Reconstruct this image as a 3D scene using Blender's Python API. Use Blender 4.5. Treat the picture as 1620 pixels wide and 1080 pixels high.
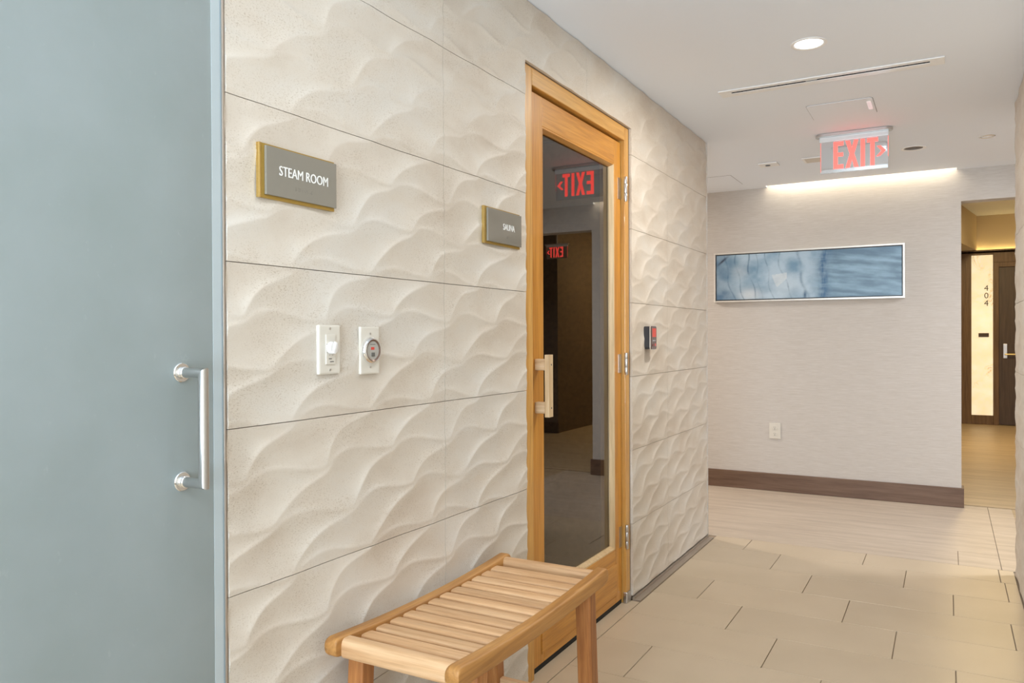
import bpy, bmesh, math, random
import numpy as np
from mathutils import Matrix, Vector

# ------------------------------------------------------------ camera, world, exposure
SC = bpy.context.scene
for o in list(bpy.data.objects):
    bpy.data.objects.remove(o, do_unlink=True)
COL = SC.collection
HC = 2.455      # ceiling height
YB = 6.506      # plane of the wall with the painting

cam_d = bpy.data.cameras.new('camera')
cam = bpy.data.objects.new('camera', cam_d)
COL.objects.link(cam)
r = Vector((0.87199617, 0.48949117, -0.00459027))
u = Vector((0.00132377, 0.00701919, 0.99997449))
f = Vector((-0.4895109, 0.87198, -0.00547273))
cam.matrix_world = Matrix(((r.x, u.x, -f.x, 1.3014), (r.y, u.y, -f.y, 0.0), (r.z, u.z, -f.z, 1.2521), (0, 0, 0, 1)))
cam_d.sensor_width = 36.0
cam_d.lens = 1227.2 / 1620 * 36
cam_d.clip_start = 0.02
SC.camera = cam

world = bpy.data.worlds.new('world')
SC.world = world
world.use_nodes = True
wb = world.node_tree.nodes['Background']
wb.inputs[0].default_value = (0.80, 0.90, 1.0, 1)
wb.inputs[1].default_value = 1.0

vs = SC.view_settings
vs.view_transform = 'Standard'
vs.look = 'None'
vs.gamma = 1
vs.use_curve_mapping = False
vs.exposure = 0.18


def area_light(name, loc, direction, sx, sy, power, color, spread=math.pi, shape='RECTANGLE'):
    d = bpy.data.lights.new(name, 'AREA')
    d.shape = shape
    d.size = sx
    d.size_y = sy
    d.energy = power
    d.color = color
    d.spread = spread
    o = bpy.data.objects.new(name, d)
    COL.objects.link(o)
    o.location = loc
    o.rotation_euler = Vector(direction).to_track_quat('-Z', 'Y').to_euler()
    return o


# area light added for daylight behind the viewer, tilted up to brighten the ceiling
area_light('daylight', (0.85, -1.9, 1.35), (0.12, 1, 0.80), 1.9, 2.1, 142, (0.76, 0.89, 1.0))
# unseen fill lights added to brighten the far wall, then the hall lamp
area_light('side_passage_fill', (3.0, 5.6, HC - 0.03), (0, 0, -1), 0.6, 0.6, 60, (0.96, 0.97, 1.0))
area_light('left_passage_fill', (-1.9, 5.6, HC - 0.03), (0, 0, -1), 0.3, 0.3, 44, (1.0, 0.90, 0.80))
area_light('hall_lamp', (1.75, 10.2, 2.90), (0, 0, -1), 0.5, 0.5, 60, (1.0, 0.76, 0.40))

# ------------------------------------------------------------ materials
MATS = {}


def newmat(name):
    m = bpy.data.materials.new(name)
    m.use_nodes = True
    nt = m.node_tree
    MATS[name] = m
    return m, nt, nt.nodes['Principled BSDF']


def plain(name, col, rough=0.5, metal=0.0, spec=0.5, emit=None, es=0.0, coat=0.0):
    m, nt, b = newmat(name)
    b.inputs['Base Color'].default_value = (*col, 1)
    b.inputs['Roughness'].default_value = rough
    b.inputs['Metallic'].default_value = metal
    b.inputs['Specular IOR Level'].default_value = spec
    b.inputs['Coat Weight'].default_value = coat
    if emit:
        b.inputs['Emission Color'].default_value = (*emit, 1)
        b.inputs['Emission Strength'].default_value = es
    return m


def N(nt, typ, **kw):
    n = nt.nodes.new(typ)
    for k, v in kw.items():
        setattr(n, k, v)
    return n


def noise(nt, vec, scale, detail=4, rough=0.55, dist=0.0):
    n = N(nt, 'ShaderNodeTexNoise')
    n.inputs['Scale'].default_value = scale
    n.inputs['Detail'].default_value = detail
    n.inputs['Roughness'].default_value = rough
    n.inputs['Distortion'].default_value = dist
    nt.links.new(vec, n.inputs['Vector'])
    return n.outputs['Fac']


def mapping(nt, scale=(1, 1, 1), rnd=0.0, coord='Position'):
    if coord == 'Position':
        v = N(nt, 'ShaderNodeNewGeometry').outputs['Position']
    else:
        v = N(nt, 'ShaderNodeTexCoord').outputs['Object']
    mp = N(nt, 'ShaderNodeMapping')
    mp.inputs['Scale'].default_value = scale
    nt.links.new(v, mp.inputs['Vector'])
    if rnd:
        oi = N(nt, 'ShaderNodeObjectInfo')
        c = N(nt, 'ShaderNodeVectorMath', operation='SCALE')
        cc = N(nt, 'ShaderNodeCombineXYZ')
        for i in range(3):
            nt.links.new(oi.outputs['Random'], cc.inputs[i])
        nt.links.new(cc.outputs[0], c.inputs[0])
        c.inputs['Scale'].default_value = rnd
        nt.links.new(c.outputs[0], mp.inputs['Location'])
    return mp.outputs['Vector']


def ramp(nt, fac, stops):
    rp = N(nt, 'ShaderNodeValToRGB')
    e = rp.color_ramp.elements
    while len(e) < len(stops):
        e.new(0.5)
    for i, (p, c) in enumerate(stops):
        e[i].position = p
        e[i].color = (*c, 1) if len(c) == 3 else c
    nt.links.new(fac, rp.inputs['Fac'])
    return rp.outputs['Color']


def mix(nt, fac, a, b, mode='MIX'):
    n = N(nt, 'ShaderNodeMix', data_type='RGBA', blend_type=mode)
    for sock, v in ((n.inputs[0], fac), (n.inputs[6], a), (n.inputs[7], b)):
        if hasattr(v, 'links') or hasattr(v, 'is_output'):
            nt.links.new(v, sock)
        elif isinstance(v, (int, float)):
            sock.default_value = v
        else:
            sock.default_value = (*v, 1)
    return n.outputs[2]


def bump(nt, b, h, strength, dist=0.001):
    bp = N(nt, 'ShaderNodeBump')
    bp.inputs['Strength'].default_value = strength
    bp.inputs['Distance'].default_value = dist
    nt.links.new(h, bp.inputs['Height'])
    nt.links.new(bp.outputs['Normal'], b.inputs['Normal'])


def rand_tint(nt, col, amount):
    oi = N(nt, 'ShaderNodeObjectInfo')
    mr = N(nt, 'ShaderNodeMapRange')
    mr.inputs['To Min'].default_value = 1 - amount
    mr.inputs['To Max'].default_value = 1 + amount
    nt.links.new(oi.outputs['Random'], mr.inputs['Value'])
    hs = N(nt, 'ShaderNodeHueSaturation')
    nt.links.new(mr.outputs[0], hs.inputs['Value'])
    nt.links.new(col, hs.inputs['Color'])
    return hs.outputs['Color']


def wood(name, dark, mid, light, axis, rough=0.45, scale=1.0, rnd=0.0, tint=0.0, coat=0.0):
    m, nt, b = newmat(name)
    s = [38 * scale] * 3
    s['xyz'.index(axis)] = 2.2 * scale
    v = mapping(nt, s, rnd)
    n1 = noise(nt, v, 1.0, 5, 0.6, 0.4)
    s2 = [160 * scale] * 3
    s2['xyz'.index(axis)] = 6 * scale
    n2 = noise(nt, mapping(nt, s2, rnd), 1.0, 3, 0.6)
    c = ramp(nt, n1, [(0.3, dark), (0.5, mid), (0.72, light)])
    c2 = ramp(nt, n2, [(0.35, (0.80, 0.76, 0.72)), (0.6, (1.05, 1.05, 1.05))])
    c = mix(nt, 0.6, c, c2, 'MULTIPLY')
    if tint:
        c = rand_tint(nt, c, tint)
    nt.links.new(c, b.inputs['Base Color'])
    b.inputs['Roughness'].default_value = rough
    b.inputs['Coat Weight'].default_value = coat
    bump(nt, b, n2, 0.15, 0.0005)
    return m


def stone_mat():
    m, nt, b = newmat('carved_limestone')
    n1 = noise(nt, mapping(nt, (2.2, 2.2, 4.5)), 1.0, 4, 0.6, 0.3)
    c = ramp(nt, n1, [(0.32, (0.600, 0.530, 0.450)), (0.48, (0.655, 0.598, 0.522)), (0.66, (0.67, 0.635, 0.58))])
    n2 = noise(nt, mapping(nt, (210, 210, 420)), 1.0, 3, 0.7)
    sp = ramp(nt, n2, [(0.32, (0.66, 0.60, 0.52)), (0.46, (1, 1, 1))])
    n3 = noise(nt, mapping(nt, (5, 5, 9)), 1.0, 3, 0.6)
    msk = ramp(nt, n3, [(0.40, (0.25, 0.25, 0.25)), (0.60, (0.95, 0.95, 0.95))])
    c = mix(nt, msk, c, mix(nt, 1.0, c, sp, 'MULTIPLY'))
    nt.links.new(c, b.inputs['Base Color'])
    b.inputs['Roughness'].default_value = 0.55
    b.inputs['Specular IOR Level'].default_value = 0.3
    bump(nt, b, n2, 0.12, 0.0006)
    return m


def cloth_wall_mat():
    m, nt, b = newmat('grasscloth_wallpaper')
    n1 = noise(nt, mapping(nt, (6, 6, 240)), 1.0, 4, 0.7)
    n2 = noise(nt, mapping(nt, (16, 16, 420)), 1.0, 2, 0.6)
    c = ramp(nt, n1, [(0.30, (0.52, 0.485, 0.445)), (0.5, (0.585, 0.55, 0.515)), (0.70, (0.64, 0.615, 0.585))])
    c = mix(nt, 0.35, c, ramp(nt, n2, [(0.35, (0.82, 0.80, 0.77)), (0.62, (1.06, 1.06, 1.06))]), 'MULTIPLY')
    nt.links.new(c, b.inputs['Base Color'])
    b.inputs['Roughness'].default_value = 0.75
    bump(nt, b, n1, 0.25, 0.001)
    return m


def floor_tile_mat():
    m, nt, b = newmat('beige_porcelain')
    n1 = noise(nt, mapping(nt, (3, 3, 3)), 1.0, 3, 0.5)
    n2 = noise(nt, mapping(nt, (420, 420, 420)), 1.0, 2, 0.6)
    c = ramp(nt, n1, [(0.3, (0.49, 0.40, 0.285)), (0.7, (0.54, 0.445, 0.325))])
    c = mix(nt, 0.5, c, ramp(nt, n2, [(0.35, (0.90, 0.90, 0.90)), (0.6, (1.04, 1.04, 1.04))]), 'MULTIPLY')
    c = rand_tint(nt, c, 0.03)
    nt.links.new(c, b.inputs['Base Color'])
    b.inputs['Roughness'].default_value = 0.38
    b.inputs['Specular IOR Level'].default_value = 0.45
    bump(nt, b, n2, 0.05, 0.0004)
    return m


def vein_mat(name, c1, c2, c3, rough=0.42):
    m, nt, b = newmat(name)
    n1 = noise(nt, mapping(nt, (1.6, 17, 17)), 1.0, 6, 0.62, 0.35)
    n2 = noise(nt, mapping(nt, (10, 120, 120)), 1.0, 3, 0.6)
    c = ramp(nt, n1, [(0.33, c1), (0.5, c2), (0.68, c3)])
    c = mix(nt, 0.5, c, ramp(nt, n2, [(0.36, (0.84, 0.82, 0.80)), (0.6, (1.04, 1.04, 1.04))]), 'MULTIPLY')
    nt.links.new(c, b.inputs['Base Color'])
    b.inputs['Roughness'].default_value = rough
    bump(nt, b, n2, 0.08, 0.0005)
    return m


def marble_mat():
    m, nt, b = newmat('backlit_marble')
    v = mapping(nt, (1, 1, 1))
    n1 = noise(nt, v, 2.2, 5, 0.6, 1.2)
    veins = ramp(nt, n1, [(0.47, (1, 1, 1)), (0.49, (0.50, 0.40, 0.27)), (0.51, (1, 1, 1))])
    n2 = noise(nt, v, 5.0, 4, 0.6)
    base = ramp(nt, n2, [(0.3, (0.86, 0.73, 0.48)), (0.7, (0.96, 0.88, 0.66))])
    n3 = noise(nt, v, 1.7, 2, 0.5)
    msk = ramp(nt, n3, [(0.46, (0, 0, 0)), (0.60, (1, 1, 1))])
    c = mix(nt, msk, base, mix(nt, 1.0, base, veins, 'MULTIPLY'))
    nt.links.new(c, b.inputs['Base Color'])
    nt.links.new(c, b.inputs['Emission Color'])
    b.inputs['Emission Strength'].default_value = 0.50
    b.inputs['Roughness'].default_value = 0.2
    return m


def frosted_mat():
    m, nt, b = newmat('frosted_glass')
    n1 = noise(nt, mapping(nt, (5, 5, 5)), 1.0, 4, 0.6)
    n2 = noise(nt, mapping(nt, (45, 45, 30)), 1.0, 3, 0.7)
    c = ramp(nt, n1, [(0.3, (0.385, 0.445, 0.445)), (0.7, (0.43, 0.49, 0.50))])
    c = mix(nt, ramp(nt, n2, [(0.66, (0, 0, 0)), (0.78, (0.35, 0.35, 0.35))]), c, (0.60, 0.65, 0.65))
    nt.links.new(c, b.inputs['Base Color'])
    b.inputs['Roughness'].default_value = 0.42
    b.inputs['Transmission Weight'].default_value = 0.42
    b.inputs['IOR'].default_value = 1.35
    b.inputs['Coat Weight'].default_value = 0.25
    b.inputs['Coat Roughness'].default_value = 0.28
    return m


def glass_mat():
    m, nt, b = newmat('smoked_glass')
    b.inputs['Base Color'].default_value = (0.62, 0.56, 0.48, 1)
    b.inputs['Roughness'].default_value = 0.0
    b.inputs['Transmission Weight'].default_value = 1.0
    b.inputs['IOR'].default_value = 1.62
    return m


def attr_mat():
    m, nt, b = newmat('painted_canvas')
    a = N(nt, 'ShaderNodeAttribute', attribute_name='paint')
    n2 = noise(nt, mapping(nt, (60, 60, 500)), 1.0, 3, 0.6)
    c = mix(nt, 0.35, a.outputs['Color'], ramp(nt, n2, [(0.35, (0.82, 0.85, 0.88)), (0.62, (1.08, 1.08, 1.08))]), 'MULTIPLY')
    nt.links.new(c, b.inputs['Base Color'])
    b.inputs['Roughness'].default_value = 0.35
    bump(nt, b, n2, 0.2, 0.0006)
    return m


STONE = stone_mat()
CLOTH = cloth_wall_mat()
TILE = floor_tile_mat()
TRAV = vein_mat('vein_cut_travertine', (0.42, 0.345, 0.275), (0.49, 0.41, 0.325), (0.55, 0.465, 0.38))
HALLF = vein_mat('hall_floor', (0.34, 0.255, 0.165), (0.43, 0.33, 0.215), (0.50, 0.39, 0.26))  # travertine tinted golden, the hall's warm light put into the colour
GROUT = plain('grout', (0.30, 0.235, 0.17), 0.9)
WGROUT = plain('wall_grout', (0.34, 0.27, 0.20), 0.9)
PAINT = plain('ceiling_paint', (0.85, 0.895, 0.965), 0.7)
WHITE = plain('white_metal', (0.88, 0.87, 0.85), 0.35)
PLASTIC = plain('ivory_plastic', (0.70, 0.67, 0.60), 0.3)
KNOB = plain('white_plastic', (0.80, 0.80, 0.80), 0.3)
DARKPL = plain('dark_plastic', (0.03, 0.03, 0.035), 0.3)
BLACK = plain('black_void', (0.008, 0.008, 0.008), 0.8)
CHROME = plain('chrome', (0.86, 0.87, 0.88), 0.09, 1.0)
STEEL = plain('brushed_steel', (0.62, 0.61, 0.60), 0.28, 1.0)
ALU = plain('aluminium_trim', (0.46, 0.40, 0.34), 0.4, 0.7)
BRASS = plain('brass', (0.72, 0.53, 0.20), 0.25, 1.0)
GOLD = plain('gold_acrylic', (0.42, 0.27, 0.055), 0.25, 0.3)
SIGNF = plain('taupe_sign_face', (0.235, 0.22, 0.185), 0.22, 0.0, 0.5, coat=0.3)
LETTER = plain('white_lettering', (0.86, 0.86, 0.84), 0.5)
INK = plain('dark_ink', (0.10, 0.10, 0.10), 0.6)
MIRR = plain('mirrored_acrylic', (0.72, 0.75, 0.78), 0.06, 0.85)
RED = plain('lit_red_letters', (0.70, 0.09, 0.08), 0.4, emit=(1.0, 0.075, 0.06), es=2.2)
REDLED = plain('red_display', (0.30, 0.03, 0.02), 0.3, emit=(1.0, 0.10, 0.07), es=0.30)
LAMP = plain('lamp_lens', (1, 1, 1), 0.4, emit=(1.0, 0.97, 0.92), es=6.0)
LEDW = plain('led_strip', (1, 1, 1), 0.4, emit=(1.0, 0.84, 0.60), es=34.0)
LEDG = plain('golden_led_strip', (1, 1, 1), 0.4, emit=(1.0, 0.72, 0.30), es=15.0)
DARKWALL = plain('dark_hall_wall', (0.14, 0.10, 0.07), 0.7)
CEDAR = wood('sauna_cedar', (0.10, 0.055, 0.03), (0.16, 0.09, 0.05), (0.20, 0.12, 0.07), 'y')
STEAMT = plain('steam_room_tile', (0.62, 0.64, 0.62), 0.4)
WALNUT = wood('walnut', (0.105, 0.058, 0.036), (0.155, 0.092, 0.060), (0.20, 0.125, 0.085), 'x', 0.42)
HALLW = wood('hall_panel_wood', (0.10, 0.055, 0.02), (0.15, 0.085, 0.033), (0.19, 0.115, 0.05), 'z', 0.45)
HALLD = wood('dark_door_wood', (0.055, 0.034, 0.022), (0.075, 0.048, 0.032), (0.095, 0.062, 0.042), 'z', 0.45)
HALLP = plain('hall_plaster', (0.66, 0.56, 0.38), 0.7)
FIR_C = wood('fir_casing', (0.54, 0.265, 0.060), (0.65, 0.35, 0.085), (0.72, 0.42, 0.125), 'z', 0.35, 1.0, coat=0.25)
FIR_H = wood('fir_head', (0.54, 0.265, 0.060), (0.65, 0.35, 0.085), (0.72, 0.42, 0.125), 'y', 0.35, 1.0, coat=0.25)
FIR_D = wood('fir_door', (0.48, 0.205, 0.026), (0.59, 0.265, 0.038), (0.66, 0.32, 0.058), 'z', 0.35, 1.0, coat=0.25)
FIR_R = wood('fir_rail', (0.48, 0.205, 0.026), (0.59, 0.265, 0.038), (0.66, 0.32, 0.058), 'y', 0.35, 1.0, coat=0.25)
FIR_LIT = wood('lit_fir_stop', (0.60, 0.42, 0.22), (0.70, 0.52, 0.30), (0.78, 0.60, 0.38), 'z', 0.4)  # paler fir: light on the bright-facing beads put into the colour
PINE = wood('pale_pine', (0.50, 0.34, 0.18), (0.62, 0.45, 0.26), (0.70, 0.54, 0.34), 'z', 0.5)
PINE_X = wood('pale_pine_end', (0.42, 0.26, 0.13), (0.60, 0.42, 0.24), (0.70, 0.54, 0.36), 'x', 0.6, 2.0)
TK_X = wood('teak_slat', (0.50, 0.285, 0.135), (0.62, 0.385, 0.205), (0.70, 0.475, 0.28), 'x', 0.5, 1.1, 9.0, 0.10)
TK_Y = wood('teak_rail', (0.27, 0.118, 0.030), (0.43, 0.205, 0.056), (0.54, 0.285, 0.090), 'y', 0.45, 1.0, 5.0, 0.04)
TK_Z = wood('teak_leg', (0.27, 0.095, 0.028), (0.41, 0.165, 0.048), (0.50, 0.23, 0.075), 'z', 0.45, 1.0, 5.0, 0.05)
FROST = frosted_mat()
FEDGE = plain('glass_edge', (0.35, 0.46, 0.52), 0.15, 0.0, 0.6)
GLASS = glass_mat()
MARBLE = marble_mat()
CANVAS = attr_mat()

# ------------------------------------------------------------ builders


def link(name, me, mat, parent=None, kind=None, label=None, cat=None, group=None, smooth=False, auto=None):
    o = bpy.data.objects.new(name, me)
    COL.objects.link(o)
    if mat is not None and len(me.materials) == 0:
        for mm in (mat if isinstance(mat, (list, tuple)) else [mat]):
            me.materials.append(mm)
    if smooth:
        me.polygons.foreach_set('use_smooth', [True] * len(me.polygons))
    if auto is not None:
        me.polygons.foreach_set('use_smooth', [True] * len(me.polygons))
        me.set_sharp_from_angle(angle=math.radians(auto))
    if parent is not None:
        o.parent = parent
        g = Vector((0, 0, 0))
        p = parent
        while p is not None:
            g += p.location
            p = p.parent
        o.location = -g
    tag(o, label, cat, group, kind)
    return o


def tag(o, label=None, cat=None, group=None, kind=None):
    if label: o['label'] = label
    if cat: o['category'] = cat
    if group: o['group'] = group
    if kind: o['kind'] = kind


def thing(name, loc, label, cat, group=None, kind=None):
    o = bpy.data.objects.new(name, None)
    o.empty_display_size = 0.05
    COL.objects.link(o)
    o.location = loc
    tag(o, label, cat, group, kind)
    return o


class B:
    """collects shapes into one bmesh"""

    def __init__(s):
        s.bm = bmesh.new()

    def _merge(s, tmp, mi=0):
        if mi:
            for fc in tmp.faces: fc.material_index = mi
        me = bpy.data.meshes.new('tmp')
        tmp.to_mesh(me)
        tmp.free()
        s.bm.from_mesh(me)
        bpy.data.meshes.remove(me)

    def box(s, x0, x1, y0, y1, z0, z1, bev=0.0, seg=2, mi=0, M=None):
        t = bmesh.new()
        bmesh.ops.create_cube(t, size=1)
        for v in t.verts:
            v.co = Vector(((x0 + x1) / 2 + v.co.x * (x1 - x0), (y0 + y1) / 2 + v.co.y * (y1 - y0), (z0 + z1) / 2 + v.co.z * (z1 - z0)))
        if bev:
            bmesh.ops.bevel(t, geom=list(t.edges), offset=bev, segments=seg, profile=0.6, affect='EDGES')
        if M is not None:
            bmesh.ops.transform(t, matrix=M, verts=t.verts)
        s._merge(t, mi)
        return s

    def cyl(s, p0, p1, r0, r1=None, seg=24, mi=0, bev=0.0):
        r1 = r0 if r1 is None else r1
        p0, p1 = Vector(p0), Vector(p1)
        t = bmesh.new()
        L = (p1 - p0).length
        bmesh.ops.create_cone(t, cap_ends=True, segments=seg, radius1=r0, radius2=r1, depth=L)
        if bev:
            es = [e for e in t.edges if abs(e.verts[0].co.z - e.verts[1].co.z) < 1e-7]
            bmesh.ops.bevel(t, geom=es, offset=bev, segments=2, profile=0.5, affect='EDGES')
        M = Matrix.Translation((p0 + p1) / 2) @ (p1 - p0).to_track_quat('Z', 'Y').to_matrix().to_4x4()
        bmesh.ops.transform(t, matrix=M, verts=t.verts)
        s._merge(t, mi)
        return s

    def lathe(s, prof, M, seg=32, mi=0):
        """prof: (radius, height) pairs about local z"""
        t = bmesh.new()
        rings = []
        for (rr, h) in prof:
            if rr < 1e-6:
                rings.append([t.verts.new((0, 0, h))])
            else:
                rings.append([t.verts.new((rr * math.cos(2 * math.pi * k / seg), rr * math.sin(2 * math.pi * k / seg), h)) for k in range(seg)])
        for a, b in zip(rings, rings[1:]):
            for k in range(seg):
                k2 = (k + 1) % seg
                q = [a[k % len(a)], a[k2 % len(a)], b[k2 % len(b)], b[k % len(b)]]
                qq = []
                for v in q:
                    if v not in qq: qq.append(v)
                if len(qq) > 2: t.faces.new(qq)
        bmesh.ops.recalc_face_normals(t, faces=t.faces)
        bmesh.ops.transform(t, matrix=M, verts=t.verts)
        s._merge(t, mi)
        return s

    def prism(s, poly, ax, a0, a1, mi=0, bev=0.0):
        """poly: 2-D points in the plane normal to ax ('x': (y,z), 'y': (x,z), 'z': (x,y))"""
        def P(q, w):
            return {'x': (w, q[0], q[1]), 'y': (q[0], w, q[1]), 'z': (q[0], q[1], w)}[ax]
        t = bmesh.new()
        A = [t.verts.new(P(q, a0)) for q in poly]
        Bv = [t.verts.new(P(q, a1)) for q in poly]
        t.faces.new(A)
        t.faces.new(Bv)
        n = len(poly)
        for i in range(n):
            t.faces.new((A[i], A[(i + 1) % n], Bv[(i + 1) % n], Bv[i]))
        bmesh.ops.recalc_face_normals(t, faces=t.faces)
        if bev:
            bmesh.ops.bevel(t, geom=list(t.edges), offset=bev, segments=1, affect='EDGES')
        s._merge(t, mi)
        return s

    def sweep(s, stations, mi=0, n=24, e=4.0):
        """stations: (centre, half_a, half_b, axis_a, axis_b): superellipse rings joined and capped"""
        t = bmesh.new()
        rings = []
        for (c, ha, hb, A, Bx) in stations:
            c, A, Bx = Vector(c), Vector(A), Vector(Bx)
            rg = []
            for k in range(n):
                th = 2 * math.pi * k / n + math.pi / n
                ca, sa = math.cos(th), math.sin(th)
                x = math.copysign(abs(ca) ** (2 / e), ca) * ha
                y = math.copysign(abs(sa) ** (2 / e), sa) * hb
                rg.append(t.verts.new(c + A * x + Bx * y))
            rings.append(rg)
        for a, b in zip(rings, rings[1:]):
            for k in range(n):
                t.faces.new((a[k], a[(k + 1) % n], b[(k + 1) % n], b[k]))
        t.faces.new(rings[0])
        t.faces.new(rings[-1])
        bmesh.ops.recalc_face_normals(t, faces=t.faces)
        s._merge(t, mi)
        return s

    def done(s, name, mat, parent=None, **kw):
        me = bpy.data.meshes.new(name)
        s.bm.to_mesh(me)
        s.bm.free()
        return link(name, me, mat, parent, **kw)


def text_mesh(txt, size, xscale=1.0, depth=0.0008, bold=0.0, space=1.0):
    cu = bpy.data.curves.new('txt', 'FONT')
    cu.body = txt
    cu.size = size
    cu.extrude = depth
    cu.offset = bold
    cu.space_character = space
    cu.align_x = 'CENTER'
    cu.align_y = 'CENTER'
    cu.resolution_u = 3
    o = bpy.data.objects.new('txt', cu)
    COL.objects.link(o)
    dg = bpy.context.evaluated_depsgraph_get()
    dg.update()
    me = bpy.data.meshes.new_from_object(o.evaluated_get(dg))
    bpy.data.objects.remove(o, do_unlink=True)
    for v in me.vertices: v.co.x *= xscale
    me.materials.clear()
    return me


def on_side_wall(me, x, y, z):      # facing +x
    me.transform(Matrix(((0, 0, 1, x), (1, 0, 0, y), (0, 1, 0, z), (0, 0, 0, 1))))
    return me


def on_far_wall(me, x, y, z):       # facing -y
    me.transform(Matrix(((1, 0, 0, x), (0, 0, -1, y), (0, 1, 0, z), (0, 0, 0, 1))))
    return me


MX = lambda x, y, z: Matrix.Translation((x, y, z)) @ Matrix.Rotation(math.radians(90), 4, 'Y')       # local z -> +x
MD = lambda x, y, z: Matrix.Translation((x, y, z)) @ Matrix.Rotation(math.radians(180), 4, 'X')      # local z -> -z

# ------------------------------------------------------------ carved wall tiles
LP, PP = 0.2633, 0.11667


def relief(Y, Z):
    y = Y + 0.010 * np.sin(2 * np.pi * Z / 0.35 + 1.0) + 0.012 * np.sin(2 * np.pi * Y / 1.053 + 2 * np.pi * Z / 0.35)
    z = Z + 0.007 * np.sin(2 * np.pi * Y / 1.053 + 0.6) + 0.006 * np.sin(2 * np.pi * (Y / 0.5265) + 2 * np.pi * Z / 0.35)
    uu = (y - 1.40) / LP
    v = (z - 1.300) / PP
    phi = 2.0 / 3.0
    A = 0.17

    def crest(k):
        t = np.mod(uu - phi * k, 1.0)
        return k + A * np.sin(np.pi * t ** 0.9) ** 1.1 + 0.05 * np.sin(2 * np.pi * t)
    k = np.floor(v)
    k = np.where(crest(k) > v, k - 1, k)
    c0, c1 = crest(k), crest(k + 1)
    b = np.clip((v - c0) / (c1 - c0), 0, 1)
    S = 0.10 * np.sin(np.pi * b) * (1 - b) + 0.80 * b ** 1.7
    a = np.mod(uu - phi * k - S, 1.0)
    a2 = a ** 1.5
    ha = np.clip(4 * a2 * (1 - a2), 0, 1) ** 0.66
    b2 = b ** 0.85
    hb = np.clip(4 * b2 * (1 - b2), 0, 1) ** 0.63
    vary = 1 + 0.35 * np.sin(2 * np.pi * Y / 1.053 * 2 + 2 * np.pi * Z / 0.35 + 0.9) * np.sin(2 * np.pi * Z / 0.35 + 2.0)
    return -0.0056 * ha * hb * vary


def carved_tile(name, parent, y0, y1, z0, z1, res, x_at, face, mat, hole=None, back=0.013):
    """face=+1: looks toward +x, -1: toward -x; hole=(ya,yb,za,zb) is left out"""
    g = 0.0009
    y0, y1, z0, z1 = y0 + g, y1 - g, z0 + g, z1 - g
    ys = np.linspace(y0, y1, max(2, int((y1 - y0) / res) + 1))
    zs = np.linspace(z0, z1, max(2, int((z1 - z0) / res) + 1))
    if hole:
        for c in hole[:2]:
            if y0 < c < y1: ys[np.argmin(abs(ys - c))] = c
        for c in hole[2:]:
            if z0 < c < z1: zs[np.argmin(abs(zs - c))] = c
    Y, Z = np.meshgrid(ys, zs, indexing='ij')
    H = relief(Y if face > 0 else -Y, Z)
    n, m = Y.shape
    X = x_at + face * H
    V = np.stack([X, Y, Z], -1).reshape(-1, 3)
    idx = np.arange(n * m).reshape(n, m)
    F = np.stack([idx[:-1, :-1], idx[1:, :-1], idx[1:, 1:], idx[:-1, 1:]], -1).reshape(-1, 4)
    if hole:
        cy = ((Y[:-1, :-1] + Y[1:, 1:]) / 2).reshape(-1)
        cz = ((Z[:-1, :-1] + Z[1:, 1:]) / 2).reshape(-1)
        keep = ~((cy > hole[0]) & (cy < hole[1]) & (cz > hole[2]) & (cz < hole[3]))
        F = F[keep]
    if face < 0: F = F[:, ::-1]
    nF = len(F)
    E = np.concatenate([F[:, [0, 1]], F[:, [1, 2]], F[:, [2, 3]], F[:, [3, 0]]])
    key = np.sort(E, 1)
    code = key[:, 0].astype(np.int64) * (n * m) + key[:, 1]
    uq, inv, cnt = np.unique(code, return_inverse=True, return_counts=True)
    BE = E[cnt[inv] == 1]
    nv = len(V)
    bi = np.unique(BE)
    remap = -np.ones(nv, int)
    remap[bi] = np.arange(len(bi))
    top = V[bi]
    bot = top.copy()
    bot[:, 0] = x_at - face * back
    V2 = np.concatenate([V, top, bot])
    a = remap[BE[:, 0]] + nv
    b = remap[BE[:, 1]] + nv
    S = np.stack([b, a, a + len(bi), b + len(bi)], -1)
    F2 = np.concatenate([F, S])
    me = bpy.data.meshes.new(name)
    me.from_pydata(V2.tolist(), [], F2.tolist())
    sm = np.ones(len(F2), bool)
    sm[nF:] = False
    me.polygons.foreach_set('use_smooth', sm)
    me.update()
    return link(name, me, mat, parent)


ROWZ = [0.022] + [0.0128 + 0.35 * k for k in range(1, 7)] + [HC - 0.002]
OPEN = (2.428, 3.484, -1.0, 2.236)       # sauna doorway cut in the tiles

b = B()
b.box(-0.15, -0.013, -1.5, 0.145, 0, HC)
b.box(-0.15, -0.013, 0.145, 1.112, 2.12, HC)
b.box(-0.15, -0.013, 1.112, 2.428, 0, HC)
b.box(-0.15, -0.013, 2.428, 3.484, 2.236, HC)
b.box(-0.15, -0.013, 3.484, 4.800, 0, HC)
wall_left = b.done('wall_left', WGROUT, kind='structure')

def carved_wall(parent, cols, rows, x_at, face, hole=None, door=None):
    for (ya, yb, res) in cols:
        for za, zb in zip(rows, rows[1:]):
            h = None
            y0, y1 = ya, yb
            if hole and y1 > hole[0] and y0 < hole[1]:
                if zb <= hole[3]:
                    if y0 >= hole[0] and y1 <= hole[1]: continue
                    if y0 < hole[0] < y1: y1 = hole[0]
                    elif y0 < hole[1] < y1: y0 = hole[1]
                elif za < hole[3]:
                    h = hole
            carved_tile('tile', parent, y0, y1, za, zb, res, x_at, face, STONE, h)


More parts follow.
